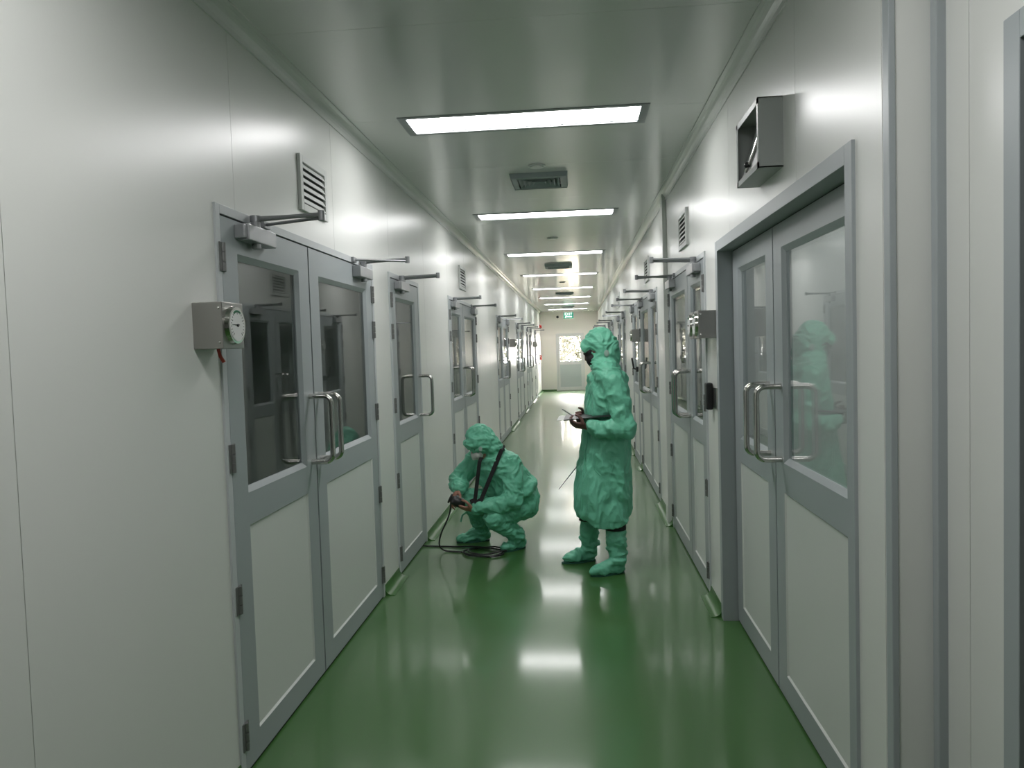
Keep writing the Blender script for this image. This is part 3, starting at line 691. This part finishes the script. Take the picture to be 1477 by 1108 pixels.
# placket, pocket, patch
bv = bvh_of(gown)
def on_front(pts, dirv, off):
    out, nn = [], []
    for p in pts:
        h = bv.ray_cast(V(p)-V(dirv)*.6, V(dirv), 1.2)
        if h[0] is None: h = bv.find_nearest(V(p))
        out.append(h[0]+h[1]*off); nn.append(h[1])
    return out, nn
pk = [V((.10, 4.86, .79)), V((.10, 4.86, .70)), V((.13, 4.83, .665)), V((.20, 4.82, .68)), V((.215, 4.82, .76))]
q_, n_ = on_front(pk, V((.25, .97, 0)), .001); mb = MB(); mb.tube(q_, .0035, 6); mb.build('pocket_seam', 'suit', gown, True)
q_, n_ = on_front([V((.03+.002*i, 4.92, 1.25-.075*i)) for i in range(12)], V((.75, .66, 0)), .001); mb = MB(); mb.tube(q_, .004, 6); mb.build('placket_seam', 'suit', gown, True)
h = bv.find_nearest(hc+V((.03, -.13, -.03))); mb = MB(); mb.ellipsoid(h[0], (.017, .004, .022), (V((1, 0, 0)), h[1], UP)); mb.build('hood_tab', 'tab', gown, 'all')
# mask in the hood opening
mb = MB(); mc = hc+V((-.012, 0, 0)); mb.ellipsoid(mc+bf*.058-bu*.045, (.048, .068, .062), (bf, bl, bu)); mb.ellipsoid(mc+bf*.045+bu*.012, (.052, .066, .040), (bf, bl, bu)); fuse('face_mask', mb, 'maskb', P, .006, 4)
eyes(mc, bf, bl, bu, P, .100)
boot(P, (-.145, 5.135, 0), (.098, 5.215, 0), (.055, 5.20, .085), (.060, 5.185, .325), .060, .064, 2)
boot(P, (.050, 4.835, 0), (.280, 4.935, 0), (.235, 4.915, .085), (.225, 4.925, .335), .062, .066, 3)
for c, z, r in ((V((.055, 5.185, 0)), .312, .071), (V((.224, 4.925, 0)), .308, .070)):
    mb = MB(); mb.tube([c+V((r*math.cos(t), r*math.sin(t), z+dz)) for dz in (0,) for t in [i*math.pi/14 for i in range(28)]], .004, 6, closed=True)
    ring_ = MB(); n = 28; vs = [c+V((rr*math.cos(2*math.pi*i/n), rr*math.sin(2*math.pi*i/n), z+dz)) for rr, dz in ((r, -.017), (r, .017), (r-.006, .017), (r-.006, -.017)) for i in range(n)]
    ring_.add(vs, [(k*n+i, k*n+(i+1) % n, ((k+1) % 4)*n+(i+1) % n, ((k+1) % 4)*n+i) for k in range(4) for i in range(n)]); ring_.build('knee_band', 'strap', P, True)

# clipboard, paper, pen, rod
def slab(mb, c, ax, ay, hx, hy, th):
    c, ax, ay = V(c), V(ax).normalized(), V(ay); ay = (ay-ax*ay.dot(ax)).normalized(); n_ = ax.cross(ay)
    vs = [c+ax*hx*i+ay*hy*j+n_*th*k for i in (-1, 1) for j in (-1, 1) for k in (-1, 1)]
    mb.add(vs, [(0,1,3,2), (4,6,7,5), (0,4,5,1), (2,3,7,6), (0,2,6,4), (1,5,7,3)])
cb = thing('clipboard', (.05, 4.92, 1.03), 'black clipboard resting on the forearm of the standing person', 'clipboard')
cax, cay = V((1, -.06, .075)), V((.05, 1, .06)); cc = V((.075, 4.925, 1.048))
mb = MB(); slab(mb, cc, cax, cay, .165, .115, .003); mb.build('board', 'black', cb, bevel=.002)
mb = MB(); slab(mb, cc+V((-.085, .01, -.008)), cax, cay, .125, .095, .0012); mb.build('paper', 'paper', cb)
mb = MB(); slab(mb, cc+cax.normalized()*.15+V((0, 0, .006)), cax, cay, .012, .05, .004); mb.build('clip', 'chrome', cb, bevel=.002)
pn = thing('pen', (-.06, 5.0, 1.05), 'thin pen held over the clipboard by the standing person', 'pen')
mb = MB(); mb.tube([(-.040, 4.965, 1.045), (-.105, 4.955, 1.092)], .0042, 8); mb.build('barrel', 'lightframe', pn, True); mb = MB(); mb.tube([(-.040, 4.965, 1.045), (-.031, 4.966, 1.039)], [.0042, .001], 8); mb.build('tip', 'black', pn, True)
rd = thing('probe_rod', (-.07, 5.2, .6), 'thin dark rod hanging at an angle from behind the long gown', 'rod')
mb = MB(); mb.tube([(.115, 5.225, .825), (0, 5.2, .691)], .0055, 8); mb.build('grip', 'black', rd, True); mb = MB(); mb.tube([(0, 5.2, .691), (-.149, 5.2, .509)], [.004, .0022], 8); mb.build('shaft', 'arm', rd, True)

# ---- squatting person -----------------------------------------------------
Q = thing('person', (-.62, 5.56, 0), 'person squatting in green hooded coveralls with a white mask, holding a black meter', 'person')
hc = V((-.722, 5.485, .805)); hf = V((-.66, -.52, -.55))
lw, rw = V((-.765, 5.36, .345)), V((-.895, 5.455, .470))
SL, SRr = V((-.505, 5.47, .655)), V((-.80, 5.685, .655)); EL, ER = V((-.485, 5.385, .395)), V((-.925, 5.62, .515))
HL, HR = V((-.415, 5.575, .325)), V((-.52, 5.70, .335)); KL, KR = V((-.635, 5.39, .265)), V((-.83, 5.60, .37)); AL, AR = V((-.465, 5.525, .10)), V((-.765, 5.765, .095))
CH = V((-.615, 5.565, .60)); PE = V((-.472, 5.62, .355))
b = MB(); bf, bl, bu = head_shape(b, hc, hf, UP, .090)
b.cone(hc+V((.03, .04, -.06)), V((-.66, 5.555, .68)), .05, .05); b.cone(CH, PE, .10, .10)
for S_, E_, W_ in ((SL, EL, lw), (SRr, ER, rw)):
    b.cone(CH+V((0, 0, .04)), S_, .06, .045); b.cone(S_, E_, .042, .035); b.cone(E_, W_, .034, .024)
for H_, K_, A_ in ((HL, KL, AL), (HR, KR, AR)): b.cone(PE, H_, .08, .07); b.cone(H_, K_, .068, .046); b.cone(K_, A_, .044, .034)
hand(b, lw, (-1, .02, .02), (0, .5, .87), (0, -.85, .5), (.30, .45, .45), .98, (.6, .55, .25))
hand(b, rw, (-.50, -.52, -.62), (.75, .1, -.65), (.45, -.85, .2), (.35, .6, .5), .98)
fuse('body', b, 'skin', Q, .0045, 2)
g = MB(); tf = V((-.65, -.76, 0)).normalized(); tl = UP.cross(tf); tu = (CH-PE).normalized(); tx = (tf-tu*tf.dot(tu)).normalized(); ty = tu.cross(tx)
loft(g, [(PE-tu*.10, .10, .13, tx, ty), (PE-tu*.04, .14, .165, tx, ty), (PE.lerp(CH, .10), .148, .172, tx, ty), (PE.lerp(CH, .13), .170, .198, tx, ty), (PE.lerp(CH, .24), .176, .203, tx, ty), (PE.lerp(CH, .45), .160, .185, tx, ty), (PE.lerp(CH, .7), .150, .182, tx, ty), (CH, .140, .195, tx, ty), (CH+tu*.07, .115, .19, tx, ty), (CH+tu*.12, .075, .11, tx, ty)])
g.ellipsoid(PE+V((.010, .0, -.02)), (.135, .14, .13))
for S_, E_, W_ in ((SL, EL, lw), (SRr, ER, rw)):
    g.cone(CH+V((0, 0, .035)), S_, .10, .080); g.cone(S_, E_, .080, .070); g.cone(E_, E_.lerp(W_, .95), .068, .050); g.ellipsoid(E_.lerp(W_, .35)-UP*.015, (.08, .062, .058))
for H_, K_, A_, in ((HL, KL, AL), (HR, KR, AR)):
    g.cone(PE, H_, .12, .105); g.cone(H_, K_, .105, .078); g.cone(K_, K_.lerp(A_, .55), .076, .064)
hfv = hf.normalized(); hu = (UP-hfv*UP.dot(hfv)).normalized(); hl = hu.cross(hfv)
g.ellipsoid(hc-hfv*.010+hu*.018, (.112, .098, .130), (hfv, hl, hu), 24, 16); g.ellipsoid(hc+hfv*.060+hu*.055, (.055, .082, .050), (hfv, hl, hu))
g.cone(hc+V((.045, .03, -.02)), V((-.64, 5.55, .70)), .095, .10); g.ellipsoid(V((-.63, 5.55, .685)), (.12, .16, .06), (tf, tl, UP)); g.ellipsoid(hc+V((.075, .02, -.045)), (.07, .08, .07))
wr1, wr2 = wrinkle(.013, .008, 1.0, 6), wrinkle(.013, .008, 1.4, 8)
suit = fuse('hooded_coverall', g, 'suit', Q, .006, 8, lambda p: (wr2 if p.z > .70 else wr1)(p))
tag(suit, 'mint green hooded coverall')
mb = MB(); mb.ellipsoid(hc+bf*.072-bu*.040, (.046, .058, .046), (bf, bl, bu)); mb.cone(hc+bf*.105-bu*.030, hc+bf*.112-bu*.050, .018, .016); fuse('face_mask', mb, 'maskw', Q, .005, 4)
eyes(hc, bf, bl, bu, Q, .094)
boot(Q, (-.975, 5.715, 0), (-.715, 5.78, 0), AR, AR.lerp(KR, .62), .068, .070, 11)
boot(Q, (-.595, 5.44, 0), (-.42, 5.575, 0), AL, AL.lerp(KL, .50), .064, .070, 12)
h = bvh_of(suit).find_nearest(hc+V((.02, -.14, -.05))); mb = MB(); mb.ellipsoid(h[0], (.014, .004, .018), (V((1, 0, 0)), h[1], UP)); mb.build('hood_tab', 'tab', suit, 'all')
# boot tie
mb = MB(); mb.tube([AR.lerp(KR, .6)+V((-.07, -.03, 0)), AR.lerp(KR, .6)+V((-.10, -.05, -.02)), AR.lerp(KR, .55)+V((-.115, -.06, -.055))], .007, 6); mb.build('boot_tie', 'suit', Q, True)
# neck strap: two bands over the chest down to the meter
DEV = V((-.895, 5.375, .392))
def line(pts, n=8): return [V(pts[k]).lerp(V(pts[k+1]), i/n) for k in range(len(pts)-1) for i in range(n)]+[V(pts[-1])]
o1 = line([(-.555, 5.56, .735), (-.553, 5.48, .775), (-.564, 5.425, .765), (-.718, 5.345, .412), (-.765, 5.345, .385)])
o2 = line([(-.712, 5.395, .715), (-.724, 5.375, .686), (-.763, 5.355, .41), (-.80, 5.36, .395)])
ribbon('neck_strap', o1, [V((-.45, -.85, .25))]*len(o1), .034, .003, 'strap', Q); ribbon('neck_strap', o2, [V((-.45, -.85, .25))]*len(o2), .032, .003, 'strap', Q)
# meter in the hands
dv = thing('handheld_meter', DEV, 'black handheld meter in the hands of the squatting person', 'meter')
ax, ay = V((-.80, -.10, .42)).normalized(), V((.25, -.86, .30)); ay = (ay-ax*ay.dot(ax)).normalized(); an = ax.cross(ay)
mb = MB(); mb.ellipsoid(DEV, (.062, .046, .036), (ax, ay, an), 24, 16); slab(mb, DEV, ax, ay, .048, .034, .028); fuse('body', mb, 'black', dv, .005, 6)
mb = MB(); slab(mb, DEV+an*.036, ax, ay, .030, .022, .003); mb.build('screen', 'diffgrey', dv)
mb = MB(); mb.tube([DEV+ax*.062+ay*.03*math.cos(t)+an*.03*math.sin(t) for t in [i*math.pi/10 for i in range(20)]], .007, 8, closed=True); mb.build('grip_ring', 'black', dv, True)
# cable on the floor
def spline(P_, n=10):
    P_ = [V(p) for p in P_]; out = []
    for i in range(len(P_)-1):
        p0, p1, p2, p3 = P_[max(i-1, 0)], P_[i], P_[i+1], P_[min(i+2, len(P_)-1)]
        for k in range(n):
            t = k/n; out.append(.5*((2*p1)+(p2-p0)*t+(2*p0-5*p1+4*p2-p3)*t*t+(3*p1-p0-3*p2+p3)*t**3))
    return out+[P_[-1]]
path = [DEV+ax*.05-an*.01, (-.955, 5.385, .33), (-.985, 5.40, .25), (-1.035, 5.42, .15), (-1.055, 5.44, .06), (-1.02, 5.46, .012), (-.92, 5.44, .007)]
cc = V((-.71, 5.425, .007))
for k in range(int(2.6*12)):
    a = math.pi*1.02+2*math.pi*k/12; r_ = .155-.006*(k//6)+.012*math.sin(k*1.7); path.append(cc+V((r_*math.cos(a)+.012*math.sin(k*.9), r_*.85*math.sin(a)+.008*math.cos(k*.7), .004*(k//12)*1.6+.002*(k % 3))))
path += [(-.80, 5.56, .012), (-.95, 5.585, .007), (-1.10, 5.60, .007), (-1.215, 5.61, .008)]
cbl = thing('cable', (-.75, 5.45, 0), 'black cable running from the meter and coiled on the green floor', 'cable')
mb = MB(); mb.tube(spline(path, 6), .0058, 8); mb.build('lead', 'black', cbl, True)
mb = MB(); mb.tube([DEV+ax*.040-an*.006, DEV+ax*.056-an*.011], .009, 8); mb.build('plug', 'black', cbl, True)
